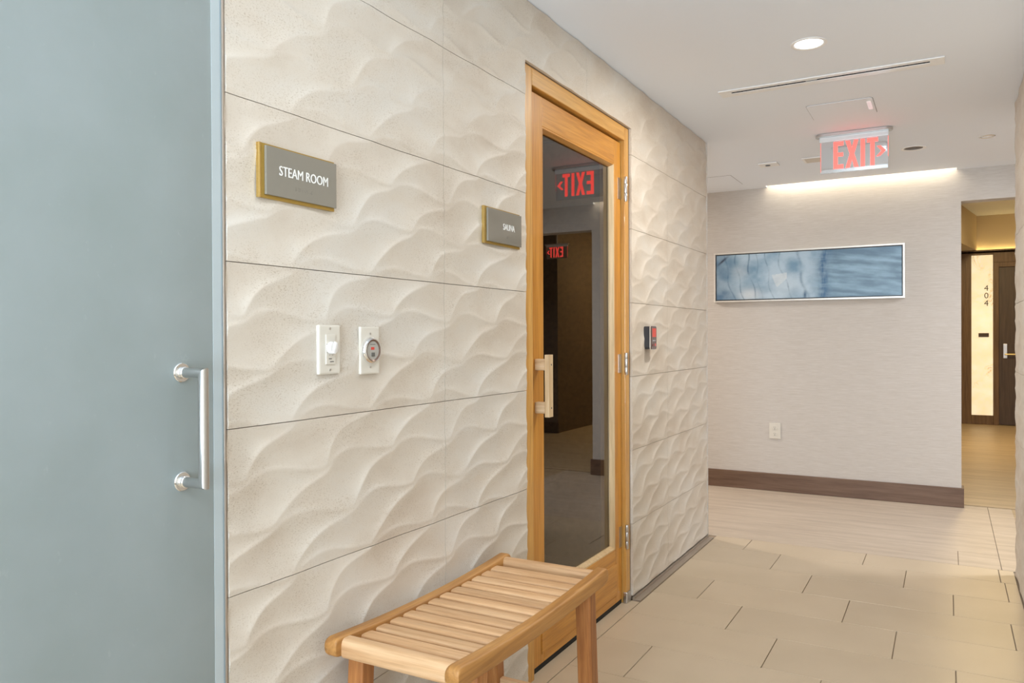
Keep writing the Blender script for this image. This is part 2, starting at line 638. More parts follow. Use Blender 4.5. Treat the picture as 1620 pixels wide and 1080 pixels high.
carved_wall(wall_left, [(1.1145, 1.913, 0.0045), (1.913, 2.966, 0.0045), (2.966, 4.019, 0.0055), (4.019, 4.803, 0.0065)], ROWZ, 0.0, 1, OPEN)
# tiles nearer the viewer, around the steam room door
for za, zb in zip(ROWZ, ROWZ[1:]):
    carved_tile('tile', wall_left, -0.90, 0.142, za, zb, 0.012, 0.0, 1, STONE)
carved_tile('tile', wall_left, 0.142, 1.1145, 2.122, HC - 0.002, 0.012, 0.0, 1, STONE)

XR = 1.607
wall_right = B().box(XR + 0.013, XR + 0.15, -1.5, 4.803, 0, HC).done('wall_right', WGROUT, kind='structure')
carved_wall(wall_right, [(-0.90, 0.50, 0.02), (0.50, 1.553, 0.014), (1.553, 2.606, 0.012), (2.606, 3.659, 0.009), (3.659, 4.803, 0.0065)],
            [0.004] + ROWZ[1:], XR, -1)

# ------------------------------------------------------------ room shell
b = B()
b.box(-3.0, 1.389, YB, YB + 0.12, 0, HC + 0.13)
b.box(1.389, 4.2, YB, YB + 0.12, 2.224, HC + 0.13)
b.box(3.3, 4.2, YB, YB + 0.12, 0, 2.224)
b.done('wall_far', CLOTH, kind='structure')
B().box(-3.0, -0.150, 4.68, 4.800, 0, HC).done('wall_side_left', CLOTH, kind='structure')
B().box(XR + 0.15, 4.2, 4.68, 4.803, 0, HC).done('wall_side_right', CLOTH, kind='structure')
B().box(-3.1, -3.0, 4.68, YB + .12, 0, HC).done('wall_end_left', CLOTH, kind='structure')
B().box(4.2, 4.3, 4.68, 9.2, 0, HC).done('wall_end_right', DARKWALL, kind='structure')
# base board of the far wall, with its mitred outside return
b = B()
b.prism([(-3.0, YB - 0.016), (1.405, YB - 0.016), (1.405, YB + 0.12), (1.389, YB + 0.12), (1.389, YB), (-3.0, YB)], 'z', 0.001, 0.142, bev=0.0015)
b.done('baseboard_far', WALNUT, kind='structure')
B().box(XR + 0.151, 4.2, 4.803, 4.819, 0.001, 0.142, 0.0015).done('baseboard_side', WALNUT, kind='structure')

# ceiling with round and long cut-outs
DL_A, DL_B, DL_C = (0.805, 3.392), (1.113, 5.620), (1.512, 5.513)
SLOT = (0.318, 1.293, 3.835, 3.905)


def flat_with_holes(outer, holes, z):
    bm = bmesh.new()
    es = []
    for loop in [outer] + holes:
        vs_ = [bm.verts.new((p[0], p[1], z)) for p in loop]
        for i in range(len(vs_)):
            es.append(bm.edges.new((vs_[i], vs_[(i + 1) % len(vs_)])))
    bmesh.ops.triangle_fill(bm, use_beauty=True, use_dissolve=False, edges=es, normal=(0, 0, -1))
    def inside(p, loop):
        c = False
        for i in range(len(loop)):
            (xa, ya), (xb, yb) = loop[i - 1], loop[i]
            if (ya > p.y) != (yb > p.y) and p.x < (xb - xa) * (p.y - ya) / (yb - ya) + xa: c = not c
        return c
    bad = [fc for fc in bm.faces if any(inside(fc.calc_center_median(), h) for h in holes)]
    bmesh.ops.delete(bm, geom=bad, context='FACES_ONLY')
    for fc in bm.faces:
        if fc.normal.z > 0: fc.normal_flip()
    ret = bmesh.ops.extrude_face_region(bm, geom=list(bm.faces))
    for v in [g for g in ret['geom'] if isinstance(g, bmesh.types.BMVert)]: v.co.z += 0.03
    bmesh.ops.recalc_face_normals(bm, faces=bm.faces)
    return bm


def circ(c, rr, n=40):
    return [(c[0] + rr * math.cos(2 * math.pi * k / n), c[1] + rr * math.sin(2 * math.pi * k / n)) for k in range(n)]


CX0, CX1, CY = 0.030, 1.361, 6.430
outer = [(-3.0, -1.5), (4.2, -1.5), (4.2, YB), (CX1, YB), (CX1, CY), (CX0, CY), (CX0, YB), (-3.0, YB)]
holes = [circ(DL_A, 0.058), circ(DL_B, 0.058), circ(DL_C, 0.030),
         [(0.375, 3.863), (1.236, 3.863), (1.236, 3.880), (0.375, 3.880)]]
bm = flat_with_holes(outer, holes, HC)
me = bpy.data.meshes.new('ceiling')
bm.to_mesh(me)
bm.free()
ceiling = link('ceiling', me, PAINT, kind='structure')

# cove: recess over the far wall with a light strip
cove = thing('cove_light', (0.70, 6.47, HC + 0.1), 'long warm light slot washing the top of the papered wall above the painting', 'light')
b = B()
b.box(CX0 - 0.01, CX1 + 0.01, CY - 0.012, CY - 0.002, HC + 0.031, HC + 0.13)
b.box(CX0 - 0.01, CX1 + 0.01, CY - 0.002, YB, HC + 0.12, HC + 0.13)
b.box(CX0 - 0.011, CX0 - 0.001, CY, YB, HC + 0.031, HC + 0.12)
b.box(CX1 + 0.001, CX1 + 0.011, CY, YB, HC + 0.031, HC + 0.12)
b.done('housing', PAINT, cove)
B().box(CX0 + 0.01, CX1 - 0.01, CY + 0.004, CY + 0.016, HC + 0.105, HC + 0.117).done('light_strip', LEDW, cove)

# floor slabs and floor tiles
b = B()
b.box(-0.2, 1.75, -1.5, 4.90, -0.06, -0.006)
floor = b.done('floor', GROUT, kind='structure')
TW, TD = 0.642, 0.3235
tile_cache = {}


def floor_tile(x0, x1, y0, y1):
    g = 0.0016
    w, d = x1 - x0 - 2 * g, y1 - y0 - 1.2 * g
    if w < 0.004: return
    key = (round(w, 4), round(d, 4))
    if key not in tile_cache:
        t = B().box(0, w, 0, d, -0.006, 0.0, 0.0012, 1)
        me = bpy.data.meshes.new('tile')
        t.bm.to_mesh(me)
        t.bm.free()
        me.materials.append(TILE)
        tile_cache[key] = me
    o = bpy.data.objects.new('tile', tile_cache[key])
    COL.objects.link(o)
    o.parent = floor
    o.location = (x0 + g, y0 + 0.6 * g, 0)


rows = [(4.625, 4.872)] + [(4.625 - TD * (k + 1), 4.625 - TD * k) for k in range(0, 18)]
XLO, XHI = 0.034, XR - 0.001
for ri, (ya, yb) in enumerate(rows):
    off = (0.252 + 0.2150 * ri) % TW
    xs = [XLO] + [off + k * TW for k in range(-1, 4) if XLO + 0.03 < off + k * TW < XHI - 0.02] + [XHI]
    if ri == 1: xs = xs[:-1] + [1.552, XHI]
    if ri > 3 and False: pass
    for a, c in zip(xs, xs[1:]):
        floor_tile(a, c, ya, yb)
# sill under the sauna door
B().box(-0.15, 0.032, 2.432, 3.482, -0.006, -0.0003, 0.0004, 1).done('door_sill', TILE, kind='structure')
B().box(-0.074, -0.038, 2.51, 3.426, 0.0, 0.021).done('trim_1', BLACK, kind='structure')  # black strip standing in for the shade in the gap under the door

threshold = B().box(-3.0, 4.2, 4.90, YB + 0.12, -0.06, -0.006).done('floor_threshold', GROUT, kind='structure')
J = 0.0012
b = B()
b.prism([(-3.0, 4.874), (1.352 - J, 4.874), (1.352 - J, 5.182 + J), (1.553 - J, 5.182 + J), (1.553 - J, 6.60), (-3.0, 6.60)], 'z', -0.006, 0.0, bev=0.0008)
b.done('stone_slab', TRAV, threshold)
B().box(1.352 + J, 1.553 - J, 4.874, 5.182 - J, -0.006, 0.0, 0.0008, 1).done('stone_slab', TRAV, threshold)
B().box(1.553 + J, 1.700, 4.874, 6.60, -0.006, 0.0, 0.0008, 1).done('stone_slab', TRAV, threshold)
B().box(1.7002, 4.2, 4.874, 6.60, -0.006, 0.0, 0.0008, 1).done('stone_slab', HALLF, threshold)
B().box(0.9, 5.5, YB + 0.12, 12.9, -0.05, -0.0005).done('floor_hall', HALLF, kind='structure')

# metal trims at the foot of the carved wall
for k, (ya, yb) in enumerate(((1.115, 2.427), (3.487, 4.803))):
    b = B()
    b.box(0.004, 0.034, ya, yb, -0.005, 0.006, 0.001)
    b.box(-0.006, 0.004, ya, yb, -0.004, 0.016, 0.001)
    b.done('trim_%d' % (k + 2), ALU, kind='structure')
B().box(-0.012, 0.001, 4.8035, 4.8055, 0.02, HC - 0.002).done('trim_4', ALU, kind='structure')
B().box(-0.148, 0.001, 4.801, 4.803, 0.0, HC - 0.002).done('wall_left_end', CLOTH, kind='structure')

# ------------------------------------------------------------ hall beyond the opening
B().box(1.22, 1.36, YB + 0.12, 12.72, 0, 3.0).done('wall_hall_left', HALLP, kind='structure')
b = B()
b.prism([(1.361, 11.0), (1.660, 12.72), (1.361, 12.72)], 'z', 2.44, 2.929)
b.done('wall_hall_bulkhead', HALLP, kind='structure')
B().box(3.0, 5.5, 9.10, 9.25, 0, 2.93).done('wall_hall_corner', DARKWALL, kind='structure')
B().box(3.0, 3.12, 9.25, 12.72, 0, 2.93).done('wall_hall_right', DARKWALL, kind='structure')
B().box(2.985, 5.5, 9.085, 9.10, 0.0, 0.14).done('baseboard_hall', HALLD, kind='structure')
b = B()
b.box(1.36, 4.2, YB + 0.12, 8.05, HC - 0.02, HC + 0.02)
b.box(1.36, 4.2, 8.05, 8.09, HC - 0.02, 2.93)
b.box(1.2, 5.5, 8.05, 12.9, 2.93, 3.0)
b.done('ceiling_hall', PAINT, kind='structure')
YF = 12.70
B().box(1.2, 5.5, YF + 0.06, YF + 0.2, 0, 3.0).done('wall_hall_far', HALLP, kind='structure')
wp = thing('wood_panelling', (2.2, YF, 0), 'golden brown wood wall panelling with a lit ledge, around the glowing marble strip', 'panelling', kind='structure')
b = B()
b.box(1.36, 1.594, YF, YF + 0.055, 0, 2.40, 0.002)
b.done('panel', HALLW, wp)
B().box(1.596, 1.856, YF, YF + 0.055, 2.372, 2.40, 0.002).done('panel', HALLW, wp)
B().box(1.596, 1.856, YF, YF + 0.055, 0.0, 0.128, 0.002).done('panel', HALLW, wp)
B().box(1.858, 3.0, YF, YF + 0.055, 2.262, 2.40, 0.002).done('panel', HALLW, wp)
b = B()
b.box(1.36, 3.0, YF - 0.03, YF + 0.055, 2.402, 2.422, 0.002)
b.box(1.36, 3.0, YF - 0.03, YF - 0.018, 2.402, 2.442, 0.002)
b.done('ledge', HALLW, wp)
B().box(1.40, 2.95, YF + 0.015, YF + 0.03, 2.4225, 2.430).done('light_strip', LEDG, wp)
mp = thing('marble_panel', (1.726, YF, 0.13), 'tall narrow glowing cream marble strip with dark veins beside the brown door', 'panel')
B().box(1.597, 1.855, YF + 0.008, YF + 0.030, 0.130, 2.370, 0.001).done('slab', MARBLE, mp)
ns = thing('room_number', (1.772, YF, 1.84), 'dark numerals 404 set one above the other on glowing marble', 'number')
for ch, zz in (('4', 1.905), ('0', 1.800), ('4', 1.695)):
    link('numeral', on_far_wall(text_mesh(ch, 0.115, 0.98, 0.002), 1.776, YF + 0.0055, zz), HALLD, ns)
B().box(1.681, 1.806, YF - 0.006, YF + 0.0075, 1.225, 1.280, 0.002).done('room_plaque', HALLD, label='small dark blank plaque on the glowing marble strip below 404', cat='plaque')

d3 = thing('door_3', (2.36, YF, 0), 'dark brown flush hotel room door with silver lock beside the glowing marble', 'door', kind='structure')
b = B()
b.box(1.858, 1.924, YF - 0.012, YF + 0.05, 0, 2.26, 0.002)
b.box(2.80, 2.87, YF - 0.012, YF + 0.05, 0, 2.26, 0.002)
b.box(1.924, 2.80, YF - 0.012, YF + 0.05, 2.195, 2.26, 0.002)
b.done('door_frame', HALLW, d3)
B().box(1.926, 2.798, YF + 0.012, YF + 0.05, 0.008, 2.193, 0.002).done('door_leaf', HALLD, d3)
lk = B().box(1.975, 2.022, YF + 0.000, YF + 0.012, 0.93, 1.128, 0.003).done('lock_plate', STEEL, d3)
b = B()
b.cyl((1.998, YF, 0.985), (1.998, YF - 0.05, 0.985), 0.009)
b.box(1.990, 2.115, YF - 0.056, YF - 0.044, 0.977, 0.993, 0.003)
b.done('door_handle', BRASS, lk)
B().cyl((1.998, YF, 1.09), (1.998, YF - 0.006, 1.09), 0.012).done('cylinder', STEEL, lk)

# ------------------------------------------------------------ sauna room and steam room shells
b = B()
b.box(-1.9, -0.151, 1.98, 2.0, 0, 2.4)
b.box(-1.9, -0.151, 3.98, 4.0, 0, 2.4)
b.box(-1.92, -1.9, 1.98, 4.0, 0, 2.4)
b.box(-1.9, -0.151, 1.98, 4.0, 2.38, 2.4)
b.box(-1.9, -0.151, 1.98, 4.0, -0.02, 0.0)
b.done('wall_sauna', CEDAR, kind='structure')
b = B()
b.box(-1.6, -0.151, -0.3, -0.28, 0, 2.4)
b.box(-1.6, -0.151, 1.5, 1.52, 0, 2.4)
b.box(-1.62, -1.6, -0.3, 1.52, 0, 2.4)
b.box(-1.6, -0.151, -0.3, 1.52, 2.38, 2.4)
b.box(-1.6, -0.151, -0.3, 1.52, -0.02, 0.0)
b.done('wall_steam_room', STEAMT, kind='structure')
area_light('steam_room_fill', (-0.8, 0.6, 2.36), (0, 0, -1), 0.5, 0.5, 16, (0.88, 0.98, 1.0))  # unseen light added to shine through the frosted glass

# ------------------------------------------------------------ frosted steam room door
d1 = thing('door_1', (-0.01, 0.625, 0), 'tall frosted glass steam room door with a chrome tube handle', 'door', kind='structure')
B().box(-0.0150, -0.0055, 1.0815, 1.1040, 0.008, 2.112, 0.0007, 1).done('clear_edge_band', plain('polished_band', (0.44, 0.51, 0.54), 0.2, coat=0.3), d1)
B().box(-0.0150, -0.0055, 0.150, 1.0813, 0.008, 2.112, 0.0007, 1).done('glass_panel', FROST, d1, smooth=False)
B().box(-0.0148, -0.0057, 1.1042, 1.1062, 0.008, 2.112).done('polished_edge', FEDGE, d1)
hd = B()
RB, XB = 0.0098, 0.058
ya_, za_, zb_ = 1.006, 1.186, 0.973
hd.sweep([((-0.0050, ya_, za_), RB, RB, (0, 1, 0), (0, 0, 1)), ((XB, ya_, za_), RB, RB, (0, 1, 0), (1, 0, 1)),
          ((XB, ya_, (za_ + zb_) / 2), RB, RB, (0, 1, 0), (1, 0, 0)),
          ((XB, ya_, zb_), RB, RB, (0, 1, 0), (1, 0, -1)), ((-0.0050, ya_, zb_), RB, RB, (0, 1, 0), (0, 0, -1))], n=36, e=2.0)
hobj = hd.done('door_handle', STEEL, d1, auto=40)
for zz in (za_, zb_):
    B().lathe([(0.0001, -0.0002), (0.0190, -0.0002), (0.0190, 0.002), (0.0175, 0.0035), (0.0120, 0.0038), (0.0118, 0.012), (0.0102, 0.0135), (0.0098, 0.0135)], MX(-0.0053, ya_, zz)).done('rosette', CHROME, hobj, auto=40)
hd = B()
hd.cyl((-0.0153, ya_, za_), (-XB - 0.03, ya_, za_), RB)
hd.cyl((-0.0153, ya_, zb_), (-XB - 0.03, ya_, zb_), RB)
hd.cyl((-XB - 0.02, ya_, zb_ - RB), (-XB - 0.02, ya_, za_ + RB), RB)
hd.done('inner_handle', STEEL, d1, auto=40)
B().box(-0.150, -0.0165, 1.1065, 1.1115, 0.0, 2.118).done('door_jamb', WGROUT, d1)
B().box(-0.150, -0.0165, 0.1455, 0.1500, 0.0, 2.118).done('door_jamb', WGROUT, d1)
B().box(-0.0160, -0.0030, 1.1070, 1.1120, 0.008, 2.116, 0.001).done('seal', ALU, d1)

# ------------------------------------------------------------ sauna door
d2 = thing('door_2', (-0.03, 2.96, 0), 'honey coloured wooden sauna door with a tall smoked glass pane', 'door', kind='structure')
YO0, YO1, ZO = 2.430, 3.482, 2.234        # casing outside
YI0, YI1, ZI = 2.503, 3.432, 2.170        # casing inside
XC = -0.016
fr = B().box(-0.148, XC, YO0, YI0, 0.0, ZO, 0.003).done('door_frame', FIR_C, d2)
B().box(-0.148, XC, YI1, YO1, 0.0, ZO, 0.003).done('door_frame', FIR_C, d2)
B().box(-0.148, XC, YI0 + 0.0005, YI1 - 0.0005, ZI, ZO, 0.003).done('door_frame', FIR_H, d2)
B().box(-0.030, XC + 0.006, YI1 - 0.004, YO1 + 0.004, 0.0, 0.052, 0.004).done('base_cap', STEEL, d2)
XD = -0.036
SY0, SY1 = 2.510, 3.426           # door slab
GY0, GY1, GZ0, GZ1 = 2.622, 3.350, 0.270, 2.050
B().box(-0.078, XD, SY0, GY0, 0.021, 2.160, 0.002).done('stile', FIR_D, d2)
B().box(-0.078, XD, GY1, SY1, 0.021, 2.160, 0.002).done('stile', FIR_D, d2)
B().box(-0.078, XD, GY0 + 0.0004, GY1 - 0.0004, GZ1, 2.160, 0.002).done('rail', FIR_R, d2)
b = B()
b.box(-0.078, XD, GY0 + 0.0004, GY1 - 0.0004, 0.021, GZ0, 0.002)
b.done('rail', FIR_R, d2)
# glazing beads, bevelled toward the pane
def bead(nm, p0, p1, inward, mat):
    p0, p1, inn = Vector(p0), Vector(p1), Vector(inward)
    t = bmesh.new()
    prof = [(0.0, -0.062), (0.0, XD - 0.001), (0.006, XD - 0.001), (0.015, -0.056), (0.015, -0.062)]
    d = (p1 - p0).normalized()
    A, C = [], []
    for (w, x) in prof:
        A.append(t.verts.new(p0 + inn * w + d * w + Vector((x, 0, 0))))
        C.append(t.verts.new(p1 + inn * w - d * w + Vector((x, 0, 0))))
    t.faces.new(A); t.faces.new(C)
    for i in range(5):
        t.faces.new((A[i], A[(i + 1) % 5], C[(i + 1) % 5], C[i]))
    bmesh.ops.recalc_face_normals(t, faces=t.faces)
    me = bpy.data.meshes.new(nm)
    t.to_mesh(me); t.free()
    link('glazing_bead', me, mat, d2)
bead('a', (0, GY1, GZ0), (0, GY1, GZ1), (0, -1, 0), FIR_LIT)
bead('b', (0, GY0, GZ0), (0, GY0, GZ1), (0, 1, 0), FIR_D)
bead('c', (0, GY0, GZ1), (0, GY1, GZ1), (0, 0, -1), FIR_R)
bead('d', (0, GY0, GZ0), (0, GY1, GZ0), (0, 0, 1), FIR_LIT)
B().box(-0.068, -0.062, GY0 + 0.001, GY1 - 0.001, GZ0 + 0.001, GZ1 - 0.001).done('glass_pane', GLASS, d2)
# raised field moulding on the bottom rail
B().box(XD, XD + 0.0025, 2.60, 3.36, 0.055, 0.205, 0.002, 1).done('raised_field', FIR_R, d2)
# wooden pull
hb = B().sweep([((0.017, 2.565, z), 0.0095, 0.0185, (1, 0, 0), (0, 1, 0)) for z in (0.957, 0.96, 1.07, 1.184, 1.187)], e=9).done('pull_handle', PINE, d2, auto=40)
for zz in (1.150, 0.990):
    B().box(XD, 0.0085, 2.552, 2.584, zz - 0.021, zz + 0.021, 0.003).done('post', PINE_X, hb)
    B().cyl((0.0262, 2.567, zz), (0.0270, 2.567, zz), 0.0035, seg=12).done('screw', INK, hb)
# hinges
for (za, zb) in ((1.889, 2.000), (1.078, 1.177), (0.261, 0.370)):
    zc, hh = (za + zb) / 2, (zb - za) / 2
    b = B()
    b.box(XD, XD + 0.003, 3.395, 3.426, za + 0.006, zb - 0.006)
    b.box(XC, XC + 0.0025, 3.434, 3.462, za + 0.006, zb - 0.006)
    for a, c in ((-1, -0.42), (-0.38, 0.38), (0.42, 1)):
        b.cyl((-0.010, 3.430, zc + hh * a), (-0.010, 3.430, zc + hh * c), 0.0085, seg=20, bev=0.0012)
    b.cyl((-0.010, 3.430, za + 0.004), (-0.010, 3.430, zb - 0.004), 0.0065, seg=16)
    b.lathe([(0.0, -0.006), (0.006, -0.004), (0.0065, 0.0)], Matrix.Translation((-0.010, 3.430, za)), 16)
    b.done('hinge', STEEL, d2, auto=35)

# ------------------------------------------------------------ wall signs
def sign(y0, y1, z0, z1, txt, size, cy, cz, label, braille):
    t = thing('wall_sign', (0.0, (y0 + y1) / 2, (z0 + z1) / 2), label, 'sign')
    back = B().box(-0.002, 0.006, y0, y1, z0, z1, 0.0006, 1).done('backplate', GOLD, t)
    B().box(-0.002, 0.0075, y0 - 0.0058, y0 - 0.0002, z0, z1, 0.0004, 1).done('brass_edge', BRASS, t)
    B().box(0.0062, 0.0125, y0 + 0.010, y1 + 0.001, z0 + 0.0075, z1 - 0.0045, 0.0012, 2).done('face_plate', SIGNF, t)
    link('lettering', on_side_wall(text_mesh(txt, size, 0.80, 0.0006, 0.0), 0.0131, cy, cz), LETTER, t)
    b = B()
    random.seed(4)
    for i in range(braille):
        for j in range(2):
            for k in range(3):
                if random.random() < 0.5:
                    yy = cy + (i - braille / 2) * 0.0072 + j * 0.003
                    b.box(0.0125, 0.0132, yy - .0008, yy + .0008, cz - 0.030 - k * .003, cz - 0.0284 - k * .003)
    b.done('braille_dots', SIGNF, t, kind='stuff')


sign(1.200, 1.431, 1.558, 1.677, 'STEAM ROOM', 0.0310, 1.325, 1.622, 'larger taupe sign reading STEAM ROOM with a brass edge on the carved wall', 8)
sign(2.132, 2.366, 1.556, 1.676, 'SAUNA', 0.0300, 2.278, 1.619, 'smaller looking taupe sign reading SAUNA, left of the wooden sauna door', 4)

# ------------------------------------------------------------ wall controls
def screw(b, x, y, z, mi=0):
    b.cyl((x - 0.001, y, z), (x + 0.0008, y, z), 0.0028, seg=14, mi=mi)


t = thing('timer_switch', (0.0, 1.412, 1.225), 'ivory wall plate with a white rotary timer knob, below STEAM ROOM sign', 'switch')
pl = B().box(-0.003, 0.0075, 1.374, 1.449, 1.165, 1.284, 0.0045, 2).done('wall_plate', PLASTIC, t)
for zz in (1.275, 1.176):
    b = B(); screw(b, 0.0078, 1.4115, zz); b.done('screw', STEEL, pl)
ins = B().box(0.0075, 0.0105, 1.395, 1.428, 1.189, 1.261, 0.0012).done('timer_face', PLASTIC, t)
b = B()
for k in range(8):
    a = math.radians(-210 + k * 60 * 240 / 420 * 1.0)
    yy, zz = 1.412 + 0.0180 * math.cos(a), 1.2285 + 0.0180 * math.sin(a)
    yy = min(max(yy, 1.397), 1.426)
    b.box(0.0105, 0.0108, yy - 0.001, yy + 0.001, zz - 0.0006, zz + 0.0006)
b.box(0.0105, 0.0108, 1.404, 1.414, 1.2015, 1.2035)
b.box(0.0105, 0.0108, 1.408, 1.421, 1.1945, 1.1965)
b.done('dial_marks', INK, ins)
kb = B()
kb.lathe([(0.0, 0.0105), (0.0150, 0.0105), (0.0150, 0.016), (0.0135, 0.022), (0.0, 0.0225)], MX(0, 1.4115, 1.2285), 32)
kb.box(0.016, 0.026, 1.4115 - 0.0045, 1.4115 + 0.0045, 1.2285 - 0.0145, 1.2285 + 0.0145, 0.002,
       M=Matrix.Translation((0, 1.4115, 1.2285)) @ Matrix.Rotation(math.radians(-18), 4, 'X') @ Matrix.Translation((0, -1.4115, -1.2285)))
kb.done('knob', KNOB, t, auto=35)

t = thing('steam_control', (0.0, 1.561, 1.22), 'ivory wall plate with a round chrome rimmed steam control and red digits', 'control')
pl = B().box(-0.003, 0.0060, 1.525, 1.600, 1.159, 1.281, 0.0040, 2).done('wall_plate', PLASTIC, t)
for zz in (1.263, 1.177):
    b = B(); screw(b, 0.0062, 1.5625, zz); b.done('screw', STEEL, pl)
rg = B().lathe([(0.0, 0.006), (0.0345, 0.006), (0.0345, 0.010), (0.0320, 0.0150), (0.0285, 0.0170), (0.0270, 0.0160), (0.0260, 0.0130), (0.0, 0.0130)], MX(0, 1.563, 1.220), 48).done('bezel', CHROME, t, auto=40)
B().lathe([(0.0275, 0.0150), (0.0275, 0.0172), (0.0240, 0.0150), (0.0240, 0.0131), (0.0275, 0.0150)], MX(0, 1.563, 1.220), 48).done('inner_ring', plain('bronze_ring', (0.20, 0.13, 0.10), 0.35, 0.4), t, auto=40)
B().lathe([(0.0, 0.0131), (0.0255, 0.0131), (0.0255, 0.0138), (0.0, 0.0138)], MX(0, 1.563, 1.220), 40).done('control_face', plain('grey_face', (0.42, 0.41, 0.38), 0.3), t)
B().box(0.0138, 0.0142, 1.556, 1.569, 1.2215, 1.2285).done('red_display', REDLED, t)
B().box(0.0138, 0.0150, 1.557, 1.570, 1.2045, 1.2145, 0.0008).done('button', plain('grey_button', (0.13, 0.13, 0.12), 0.4), t)
B().box(0.0138, 0.0141, 1.553, 1.573, 1.2345, 1.2360).done('print', INK, t)

t = thing('sauna_thermostat', (0.0, 3.70, 1.245), 'small dark sauna controller with chrome side and red display, right of the door', 'thermostat')
def rprism(y0, y1, z0, z1, rr):
    P = []
    for cy, cz, a0 in ((y1 - rr, z1 - rr, 0), (y0 + rr, z1 - rr, 90), (y0 + rr, z0 + rr, 180), (y1 - rr, z0 + rr, 270)):
        for k in range(5):
            a = math.radians(a0 + k * 22.5)
            P.append((cy + rr * math.cos(a), cz + rr * math.sin(a)))
    return P
B().prism(rprism(3.652, 3.726, 1.190, 1.303, 0.010), 'x', -0.004, 0.026, bev=0.001).done('body', DARKPL, t)
B().prism(rprism(3.648, 3.730, 1.187, 1.306, 0.012), 'x', 0.0262, 0.033, bev=0.001).done('bezel', CHROME, t)
B().prism(rprism(3.651, 3.727, 1.190, 1.303, 0.010), 'x', 0.0331, 0.036, bev=0.0006).done('front', plain('brown_front', (0.07, 0.028, 0.022), 0.12, coat=0.6), t)
B().box(0.0360, 0.0364, 3.664, 3.720, 1.250, 1.293).done('red_display', REDLED, t)
B().cyl((0.0360, 3.708, 1.211), (0.0375, 3.708, 1.211), 0.0075).done('button', plain('pink_button', (0.65, 0.12, 0.12), 0.3), t)
B().cyl((0.0360, 3.675, 1.211), (0.0375, 3.675, 1.211), 0.0060).done('button', plain('dim_red_button', (0.22, 0.04, 0.03), 0.3), t)
b = B()
for k in range(3):
    b.box(0.0360, 0.0366, 3.672 + k * 0.014, 3.680 + k * 0.014, 1.230, 1.235)
b.done('icons', STEEL, t)

# outlet on the papered wall
t = thing('wall_outlet', (0.083, YB, 0.49), 'ivory duplex power outlet low on the papered wall', 'outlet')
Y0 = YB
B().box(0.040, 0.128, Y0 - 0.0075, Y0 - 0.0005, 0.423, 0.551, 0.0035, 2).done('wall_plate', PLASTIC, t)
for zz in (0.512, 0.463):
    soc = B().prism([(0.084 + 0.018 * math.cos(math.radians(a)), zz + 0.0185 * max(-0.8, min(0.8, math.sin(math.radians(a))))) for a in range(0, 360, 15)], 'y', Y0 - 0.0105, Y0 - 0.0075).done('socket', PLASTIC, t)
    b = B()
    b.box(0.0765, 0.0785, Y0 - 0.0108, Y0 - 0.0104, zz - 0.001, zz + 0.009)
    b.box(0.0895, 0.0915, Y0 - 0.0108, Y0 - 0.0104, zz, zz + 0.008)
    b.cyl((0.084, Y0 - 0.0104, zz - 0.009), (0.084, Y0 - 0.0108, zz - 0.009), 0.003, seg=12)
    b.done('slots', INK, soc)
B().cyl((0.084, Y0 - 0.0075, 0.4875), (0.084, Y0 - 0.0087, 0.4875), 0.0022, seg=12).done('screw', STEEL, t)

# ------------------------------------------------------------ painting
t = thing('framed_painting', (0.315, YB, 1.737), 'wide framed abstract painting in icy blues, hung on the papered wall', 'painting')
X0, X1, Z0, Z1 = -0.396, 1.026, 1.533, 1.941
FW, FD = 0.013, 0.042
b = B()
yf, yb_ = YB - FD, YB - 0.001
for (a0, a1, c0, c1) in ((X0, X1, Z1 - FW, Z1), (X0, X1, Z0, Z0 + FW)):
    b.box(a0, a1, yf, yb_, c0, c1, 0.0008, 1)
for (a0, a1) in ((X0, X0 + FW), (X1 - FW, X1)):
    b.box(a0, a1, yf, yb_, Z0 + FW, Z1 - FW, 0.0008, 1)
b.done('frame', plain('pale_silver_frame', (0.74, 0.72, 0.68), 0.3, 0.35), t)
B().box(X0 + FW + 0.0003, X1 - FW - 0.0003, YB - 0.008, YB - 0.002, Z0 + FW + 0.0003, Z1 - FW - 0.0003).done('backing', DARKPL, t)
cx0, cx1, cz0, cz1 = X0 + FW + 0.008, X1 - FW - 0.008, Z0 + FW + 0.008, Z1 - FW - 0.008
nx, nz = 330, 92
Ug, Vg = np.meshgrid(np.linspace(0, 1, nx), np.linspace(0, 1, nz), indexing='ij')
rng = np.random.RandomState(7)


def vnoise(Ua, Va, seed):
    rg_ = np.random.RandomState(seed)
    G = rg_.rand(64, 64)
    iu, iv = np.floor(Ua).astype(int), np.floor(Va).astype(int)
    fu, fv = Ua - iu, Va - iv
    fu, fv = fu * fu * (3 - 2 * fu), fv * fv * (3 - 2 * fv)
    g = lambda a, c: G[a % 64, c % 64]
    return (g(iu, iv) * (1 - fu) + g(iu + 1, iv) * fu) * (1 - fv) + (g(iu, iv + 1) * (1 - fu) + g(iu + 1, iv + 1) * fu) * fv


def fbm(Ua, Va, seed, o=4):
    return sum(vnoise(Ua * 2 ** k, Va * 2 ** k, seed + k) * 0.5 ** k for k in range(o)) / (2 - 0.5 ** (o - 1))


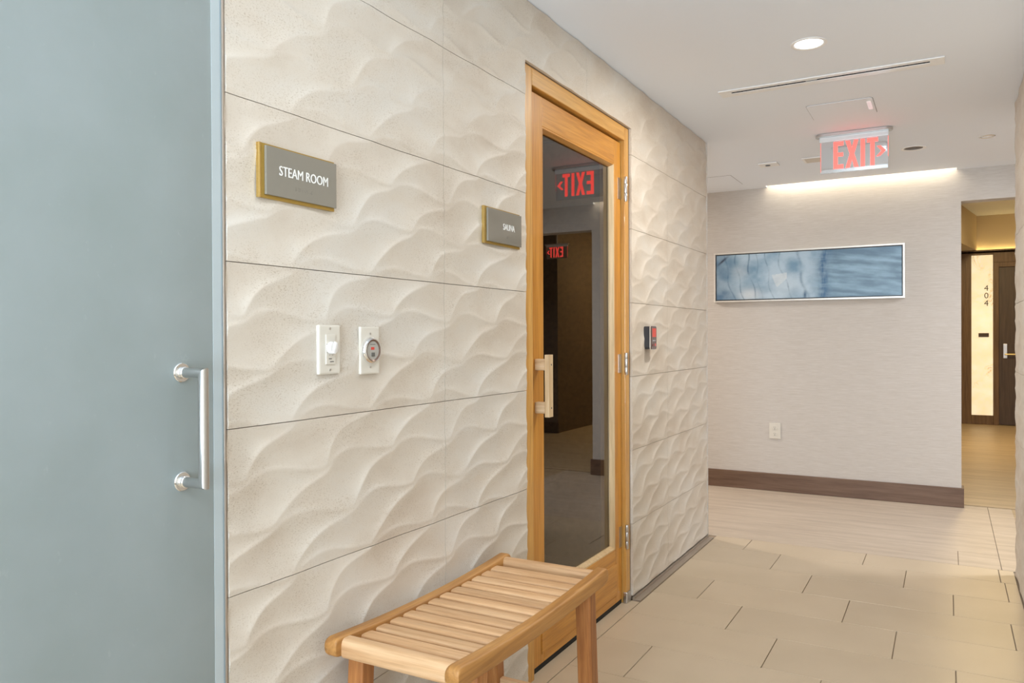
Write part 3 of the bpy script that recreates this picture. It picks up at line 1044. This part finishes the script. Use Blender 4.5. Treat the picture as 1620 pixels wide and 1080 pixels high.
light_, mid_, navy_, white_ = np.array([.44, .58, .70]), np.array([.17, .31, .45]), np.array([.030, .095, .19]), np.array([.72, .77, .80])
n0 = fbm(Ug * 9, Vg * 3, 3)
slope = Vg + 0.45 * (Ug - 0.6)
st = fbm(Ug * 6 + 3, slope * 17 + 0.5 * fbm(Ug * 9, Vg * 5, 88), 20)
right = np.clip((Ug - 0.50) / 0.16, 0, 1)
right = right * right * (3 - 2 * right)
wl = np.clip((n0 - 0.30) * 2.4 + 0.25, 0, 1)[..., None]
Lc = mid_ * (1 - wl) + light_ * wl
edge = np.clip((0.14 - Ug) / 0.14, 0, 1) * 0.55 + np.clip((0.30 - Vg) / 0.30, 0, 1) * np.clip((0.16 - Ug) / 0.10, 0, 1) * 0.5
edge = np.clip(edge * (0.5 + fbm(Ug * 20, Vg * 6, 44)), 0, 0.85)[..., None]
Lc = Lc * (1 - edge) + navy_ * 1.3 * edge
wr = np.clip((0.55 * st + 0.45 * fbm(Ug * 12, slope * 9, 31) - 0.36) * 2.6, 0, 1)[..., None]
Rc = (mid_ * 0.68) * (1 - wr) + (light_ * np.array([.66, .80, .88])) * wr
dk = np.clip((slope - 0.80) * 1.6, 0, 1)[..., None] * 0.40
Rc = Rc * (1 - dk) + navy_ * 1.7 * dk
C = Lc * (1 - right[..., None]) + Rc * right[..., None]


def blend(mask, col, k=1.0):
    global C
    mk = np.clip(mask * k, 0, 1)[..., None]
    C = C * (1 - mk) + np.array(col) * mk


# white glow patches, faint dark arcs, the dark dry-brushed column
blend(np.exp(-(((Ug - .20) / .07) ** 2 + ((Vg - .10) / .16) ** 2)), white_, .75)
blend(np.exp(-(((Ug - .14) / .05) ** 2 + ((Vg - .62) / .16) ** 2)), white_, .35)
blend(np.exp(-(((Ug - .40) / .10) ** 2 + ((Vg - .25) / .30) ** 2)), white_, .25)
for (u0, cur, wd, s) in ((.185, .07, .0022, .8), (.115, .07, .0022, .6), (.29, .06, .0018, .6), (.055, .07, .0025, .6), (.36, .10, .0022, .6), (.47, .07, .005, .5), (.235, .05, .0015, .4)):
    path = u0 + cur * (1 - Vg) ** 1.5 - 0.02 * (1 - Vg) + 0.008 * np.sin(Vg * 9 + u0 * 30)
    blend(np.exp(-((Ug - path) / (wd * 1.6)) ** 2) * np.clip(fbm(Ug * 10, Vg * 8, 61) * 2.2 - .45, 0, 1), navy_ * 1.2, s)
inq = (Vg < .52 + .5 * (Ug - .33)) & (Ug > .322 + .03 * (.5 - Vg) / .3 * (Vg < .5)) & (Vg > .24 + 3.6 * np.abs(Ug - .352) * (Ug > .352) + 6.0 * np.abs(.352 - Ug) * (Ug <= .352)) & (Ug < .405)
blend(inq * (.5 + .5 * fbm(Ug * 60, Vg * 20, 9)), white_ * 1.0, .72)
col = np.exp(-((Ug - (.615 - .02 * (1 - Vg) + .01 * np.sin(Vg * 7))) / .026) ** 2)
blend(col * ((fbm(Ug * 90, Vg * 8, 77) * .6 + fbm(Ug * 30, Vg * 40, 79) * .4) * 2.6 - .42), navy_ * 1.4, .92)
blend(np.exp(-(((Ug - .505) / .008) ** 2 + ((Vg - .06) / .09) ** 2)), navy_, .95)
blend(np.exp(-(((Ug - .03 - .035 * (Vg - .85) / .12) / .010) ** 2 + ((Vg - .87) / .09) ** 2)), (.01, .02, .05), .95)
C = np.clip(C, 0.005, 0.95)
Vc = np.stack([cx0 + Ug * (cx1 - cx0), np.full_like(Ug, YB - FD + 0.006), cz0 + Vg * (cz1 - cz0)], -1).reshape(-1, 3)
ii = np.arange(nx * nz).reshape(nx, nz)
Fc = np.stack([ii[:-1, :-1], ii[1:, :-1], ii[1:, 1:], ii[:-1, 1:]], -1).reshape(-1, 4).tolist()
bnd = list(ii[:, 0]) + list(ii[-1, 1:]) + list(ii[-2::-1, -1]) + list(ii[0, -2:0:-1])
nb = len(bnd)
base = nx * nz
Vb = Vc[bnd].copy()
Vb[:, 1] = YB - 0.009
Vall = np.concatenate([Vc, Vb])
for k in range(nb):
    Fc.append([int(bnd[(k + 1) % nb]), int(bnd[k]), base + k, base + (k + 1) % nb])
me = bpy.data.meshes.new('canvas')
me.from_pydata(Vall.tolist(), [], Fc)
ca = me.color_attributes.new('paint', 'FLOAT_COLOR', 'POINT')
cc = np.ones((len(Vall), 4), np.float32)
cc[:nx * nz, :3] = C.reshape(-1, 3)
cc[nx * nz:, :3] = C.reshape(-1, 3)[bnd]
ca.data.foreach_set('color', cc.ravel())
me.update()
link('canvas', me, CANVAS, t)

# ------------------------------------------------------------ ceiling fittings
def downlight(name, c, ro, ri, label, lit):
    t = thing(name, (c[0], c[1], HC), label, 'light')
    B().lathe([(ro, -0.0005), (ro, 0.0025), (ro - 0.004, 0.0045), (ri + 0.004, 0.0035), (ri, 0.001), (ri, -0.0005), (ro, -0.0005)], MD(c[0], c[1], HC), 48).done('trim_ring', WHITE, t, auto=50)
    if lit:
        B().lathe([(0.0, -0.004), (ri - 0.001, -0.004), (ri - 0.001, 0.0005), (0.0, 0.0005)], MD(c[0], c[1], HC), 40).done('lens', LAMP, t)
        L = area_light('lamp', (0, 0, -0.012), (0, 0, -1), 0.11, 0.11, lit, (1.0, 0.94, 0.85) if lit > 15 else (1.0, 0.98, 0.95), shape='DISK')
        L.parent = t
    else:
        B().lathe([(ri, -0.001), (ri * 0.95, -0.03), (ri * 0.85, -0.07), (ri * 0.8, -0.09), (0.0, -0.09)], MD(c[0], c[1], HC), 40).done('baffle', plain('taupe_baffle', (0.30, 0.25, 0.21), 0.45), t, smooth=True)
        B().lathe([(0.0, -0.085), (ri * 0.5, -0.08), (ri * 0.62, -0.06), (ri * 0.45, -0.045), (0.0, -0.04)], MD(c[0], c[1], HC), 32).done('bulb', plain('dim_bulb', (0.55, 0.50, 0.44), 0.3), t, smooth=True)
    return t


downlight('downlight', DL_A, 0.071, 0.055, 'glowing round recessed ceiling light, the nearest and brightest in view', 18)
downlight('downlight', DL_B, 0.075, 0.055, 'unlit round recessed ceiling light with a dark interior, right of the EXIT sign', 0)
# unseen lamps added to light the near corridor
for (x, y) in ((0.80, 1.25), (0.80, -0.75)):
    d = downlight('downlight', (x, y), 0.071, 0.055, 'unseen round ceiling light added to light the near corridor', 3 if y > 0 else 14)
    d['label'] = 'unseen round ceiling light added %s' % ('above the spot where the viewer stands' if y > 0 else 'well behind the viewer')

t = thing('sprinkler_cover', (DL_C[0], DL_C[1], HC), 'small round concealed sprinkler cover with a shiny rim near the right wall', 'sprinkler')
B().lathe([(0.045, -0.0005), (0.045, 0.002), (0.041, 0.004), (0.031, 0.002), (0.031, -0.0005), (0.045, -0.0005)], MD(*DL_C, HC), 40).done('rim', CHROME, t, auto=40)
B().lathe([(0.0, -0.006), (0.029, -0.006), (0.029, -0.001), (0.0, -0.0005)], MD(*DL_C, HC), 32).done('cover_disc', WHITE, t)

t = thing('air_diffuser', (0.805, 3.87, HC), 'long narrow white slot air diffuser set across the ceiling', 'vent')
b = B()
x0, x1, y0, y1 = SLOT
b.box(x0, x1, 3.882, y1 + 0.025, HC - 0.006, HC - 0.0005, 0.0015)
b.box(x0, x1, y0 - 0.005, 3.861, HC - 0.006, HC - 0.0005, 0.0015)
b.box(x0, 0.374, 3.861, 3.882, HC - 0.006, HC - 0.0005)
b.box(1.237, x1, 3.861, 3.882, HC - 0.006, HC - 0.0005)
b.done('frame', WHITE, t)
b = B()
b.box(0.376, 1.235, 3.882, 3.892, HC + 0.0305, HC + 0.08)
b.box(0.376, 1.235, 3.851, 3.861, HC + 0.0305, HC + 0.08)
b.box(0.366, 1.245, 3.851, 3.892, HC + 0.08, HC + 0.085)
b.box(0.3755, 1.2355, 3.8788, 3.8798, HC - 0.0045, HC + 0.085)
b.box(0.3755, 1.2355, 3.8632, 3.8642, HC - 0.0030, HC + 0.085)
b.done('plenum', BLACK, t)
B().box(0.72, 0.77, 3.866, 3.877, HC - 0.004, HC + 0.02, 0.001).done('vane', STEEL, t)

t = thing('access_panel', (0.813, 4.46, HC), 'flush white ceiling access panel with rounded corners before the EXIT sign', 'panel')
P = []
ax0, ax1, ay0, ay1, rr = 0.655, 0.972, 4.305, 4.62, 0.022
for cx_, cy_, a0 in ((ax1 - rr, ay1 - rr, 0), (ax0 + rr, ay1 - rr, 90), (ax0 + rr, ay0 + rr, 180), (ax1 - rr, ay0 + rr, 270)):
    for k in range(6):
        a = math.radians(a0 + k * 18)
        P.append((cx_ + rr * math.cos(a), cy_ + rr * math.sin(a)))
B().prism(P, 'z', HC - 0.0035, HC - 0.0006, bev=0.0006).done('panel', PAINT, t)
B().prism([(p[0] + (0.0022 if p[0] > .81 else -0.0022), p[1] + (0.0012 if p[1] > 4.46 else -0.0012)) for p in P], 'z', HC - 0.0010, HC - 0.0003).done('gap', plain('shadow_gap', (0.22, 0.21, 0.21), 0.6), t)
B().box(0.940, 0.962, 4.36, 4.52, HC - 0.0043, HC - 0.0036).done('latch_plate', WHITE, t)

t = thing('access_panel', (-0.30, 6.06, HC), 'flush ceiling panel in the left corner above the papered wall, only its edge showing', 'panel')
B().box(-0.50, -0.112, 5.864, 6.256, HC - 0.0022, HC - 0.0006).done('panel', PAINT, t)
B().box(-0.5025, -0.1095, 5.8615, 6.2585, HC - 0.0010, HC - 0.0003).done('gap', bpy.data.materials['shadow_gap'], t)

t = thing('smoke_detector', (0.213, 5.615, HC), 'small oblong white ceiling detector with a round sensor, left of the EXIT sign', 'detector')
B().box(0.150, 0.277, 5.560, 5.672, HC - 0.010, HC - 0.0005, 0.003).done('cover', WHITE, t)
B().lathe([(0.0, 0.0), (0.017, 0.0), (0.017, 0.003), (0.010, 0.004), (0.0, 0.004)], MD(0.208, 5.615, HC - 0.010), 24).done('sensor', plain('sensor_grey', (0.10, 0.10, 0.11), 0.4), t)

t = thing('ceiling_speaker_plate', (0.60, 5.625, HC), 'plain white oblong ceiling cover plate partly behind the EXIT sign', 'plate')
B().box(0.440, 0.760, 5.550, 5.700, HC - 0.007, HC - 0.0005, 0.002).done('frame', WHITE, t)
B().box(0.456, 0.744, 5.562, 5.688, HC - 0.0085, HC - 0.0072, 0.0005).done('cover', plain('cream_cover', (0.66, 0.60, 0.52), 0.5), t)


def exit_sign(name, cx, y, ztop, s, label, stem=0.0):
    """s scales the sign about its top centre; front faces -y"""
    t = thing(name, (cx, y, ztop), label, 'exit sign', group='ceiling EXIT signs')
    X = lambda v: cx + (v - 0.820) * s
    Z = lambda v: ztop - stem + (v - 2.4545) * s
    P = []
    for k in range(13):
        a = math.radians(-90 + k * 15)
        P.append((X(0.990) + 0.040 * s * math.cos(a), y + 0.040 * s * math.sin(a)))
    for k in range(13):
        a = math.radians(90 + k * 15)
        P.append((X(0.650) + 0.040 * s * math.cos(a), y + 0.040 * s * math.sin(a)))
    B().prism(P, 'z', Z(2.4375), Z(2.4540), bev=0.002 * s).done('canopy', STEEL, t)
    if stem:
        B().cyl((cx, y, Z(2.454)), (cx, y, ztop), 0.008).done('stem', STEEL, t)
    B().box(X(0.633), X(1.007), y - 0.011 * s, y + 0.011 * s, Z(2.409), Z(2.4374), 0.002 * s).done('holder', plain('holder_white_%d' % int(s * 10), (0.80, 0.83, 0.85), 0.3, 0.2), t)
    pn = B().box(X(0.640), X(1.004), y - 0.003 * s, y + 0.003 * s, Z(2.222), Z(2.4088), 0.001 * s).done('panel', MIRR, t)
    b = B()
    b.box(X(0.6385), X(0.6398), y - 0.0025 * s, y + 0.0025 * s, Z(2.235), Z(2.405))
    b.done('lit_edge', RED, pn)
    b = B()
    b.box(X(1.0042), X(1.0055), y - 0.0025 * s, y + 0.0025 * s, Z(2.29), Z(2.405))
    b.done('lit_edge', RED, pn)
    b = B()
    ya, yb = y - 0.0042 * s, y - 0.0031 * s
    zb, zt = 2.244, 2.404
    # E, X, I, T
    polys = [
        [(0.711, zb), (0.765, zb), (0.765, zb + .024), (0.733, zb + .024), (0.733, zb + .072), (0.764, zb + .072), (0.764, zb + .094), (0.733, zb + .094), (0.733, zt - .024), (0.765, zt - .024), (0.765, zt), (0.711, zt)],
        [(0.777, zb), (0.800, zb), (0.812, zb + .050), (0.824, zb), (0.847, zb), (0.824, zb + .082), (0.846, zt), (0.823, zt), (0.812, zt - .045), (0.800, zt), (0.777, zt), (0.800, zb + .082)],
        [(0.859, zb), (0.881, zb), (0.881, zt), (0.859, zt)],
        [(0.911, zb), (0.933, zb), (0.933, zt - .024), (0.951, zt - .024), (0.951, zt), (0.893, zt), (0.893, zt - .024), (0.911, zt - .024)],
        [(0.942, 2.294), (0.962, 2.294), (0.993, 2.324), (0.966, 2.354), (0.946, 2.354), (0.970, 2.324)],
    ]
    for pg in polys:
        b.prism([(X(p[0]), Z(p[1])) for p in pg], 'y', ya, yb)
    b.done('lettering', RED, pn)
    return t


exit_sign('exit_sign', 0.820, 4.980, 2.4545, 1.0, 'red EXIT sign with right arrow hung from the corridor ceiling')
exit_sign('exit_sign', 2.42, 7.90, HC - 0.0205, 0.72, 'second smaller red EXIT sign in the dark hall, seen only mirrored in the sauna door', 0.13)

# ------------------------------------------------------------ teak bench
bench = thing('bench', (0.217, 1.775, 0), 'slatted teak bench with a gently dipped seat, against the carved wall', 'bench')
XBK, XFR = 0.0480, 0.3865
HWR = 0.0185


def ztop(y):
    tt = (y - 1.775) / 0.41
    return 0.5385 + 0.0165 * min(tt * tt, 1.3)


def rail(name, xc, parent, label=None):
    st = []
    Y_0, Y_1 = 1.362, 2.188
    ys = [Y_0, Y_0 + .002, Y_0 + .006, Y_0 + .012, Y_0 + .020] + list(np.linspace(Y_0 + 0.04, Y_1 - 0.04, 26)) + [Y_1 - .020, Y_1 - .012, Y_1 - .006, Y_1 - .002, Y_1]
    for y in ys:
        e = min(y - Y_0, Y_1 - y)
        k = 1.0 if e > 0.02 else math.sqrt(max(0.0, 1 - ((0.02 - e) / 0.02) ** 2)) * 0.55 + 0.45
        hh = 0.021 + 0.003 * min(((y - 1.775) / 0.41) ** 2, 1)
        zc = ztop(y) - hh
        dz = 0.033 * (y - 1.775) / 0.41 ** 1
        st.append(((xc, y, zc), HWR * (0.90 + 0.10 * k), hh * k, (1, 0, 0), (0, 0, 1)))
    b = B()
    b.sweep(st, n=28, e=5.0)
    return b.done(name, TK_Y, parent, auto=50)


rail('side_rail', XBK, bench)
rail('side_rail', XFR, bench)
# slats
SX0, SX1 = XBK + HWR - 0.001, XFR - HWR + 0.001
for k in range(12):
    y = 1.470 + k * 0.0553
    zt = ztop(y) - 0.005 - 0.007 * min(((y - 1.775) / 0.33) ** 2, 1.0)
    dzdy = 2 * 0.0165 * (y - 1.775) / 0.41 ** 2
    ax = Vector((0, 1, dzdy)).normalized()
    nn = Vector((0, -dzdy, 1)).normalized()
    b = B()
    hw = 0.0213
    stn = [((x, y, zt - 0.008), hw * kk, 0.008 * kk2, ax, nn) for x, kk, kk2 in ((SX0, .96, .9), (SX0 + 0.004, 1, 1), (SX1 - 0.004, 1, 1), (SX1, .96, .9))]
    b.sweep(stn, n=20, e=4.0)
    b.done('slat', TK_X, bench, auto=50)
# end cross rails
for (y, hw) in ((1.400, 0.021), (2.152, 0.016)):
    b = B()
    zc = ztop(y) - 0.0275
    b.sweep([((x, y, zc), hw, 0.024, (0, 1, 0), (0, 0, 1)) for x in (SX0, (SX0 + SX1) / 2, SX1)], n=24, e=3.2)
    b.done('end_rail', TK_X, bench, auto=50)
# legs
LEGW = 0.0235
for xc in (XBK + 0.006, XFR - 0.010):
    for sg, yt in ((-1, 1.468), (1, 2.078)):
        yb2 = yt + sg * 0.034
        zt = ztop(yt) - 0.038
        b = B()
        b.sweep([((xc, yb2, 0.0005), LEGW * .92, LEGW * .92, (1, 0, 0), (0, 1, 0)), ((xc, yb2 - sg * .0005, 0.004), LEGW, LEGW, (1, 0, 0), (0, 1, 0)),
                 ((xc, yt, zt), LEGW, LEGW, (1, 0, 0), (0, 1, 0))], n=28, e=10)
        b.done('leg', TK_Z, bench, auto=40)
for yy in (1.468 - 0.023, 2.078 + 0.023):
    B().box(XBK + 0.006 + LEGW, XFR - 0.010 - LEGW, yy - 0.010, yy + 0.010, 0.150, 0.186, 0.003).done('stretcher', TK_X, bench)
B().box(0.206, 0.228, 1.468 - 0.013, 2.078 + 0.013, 0.156, 0.180, 0.003).done('stretcher', TK_Y, bench)
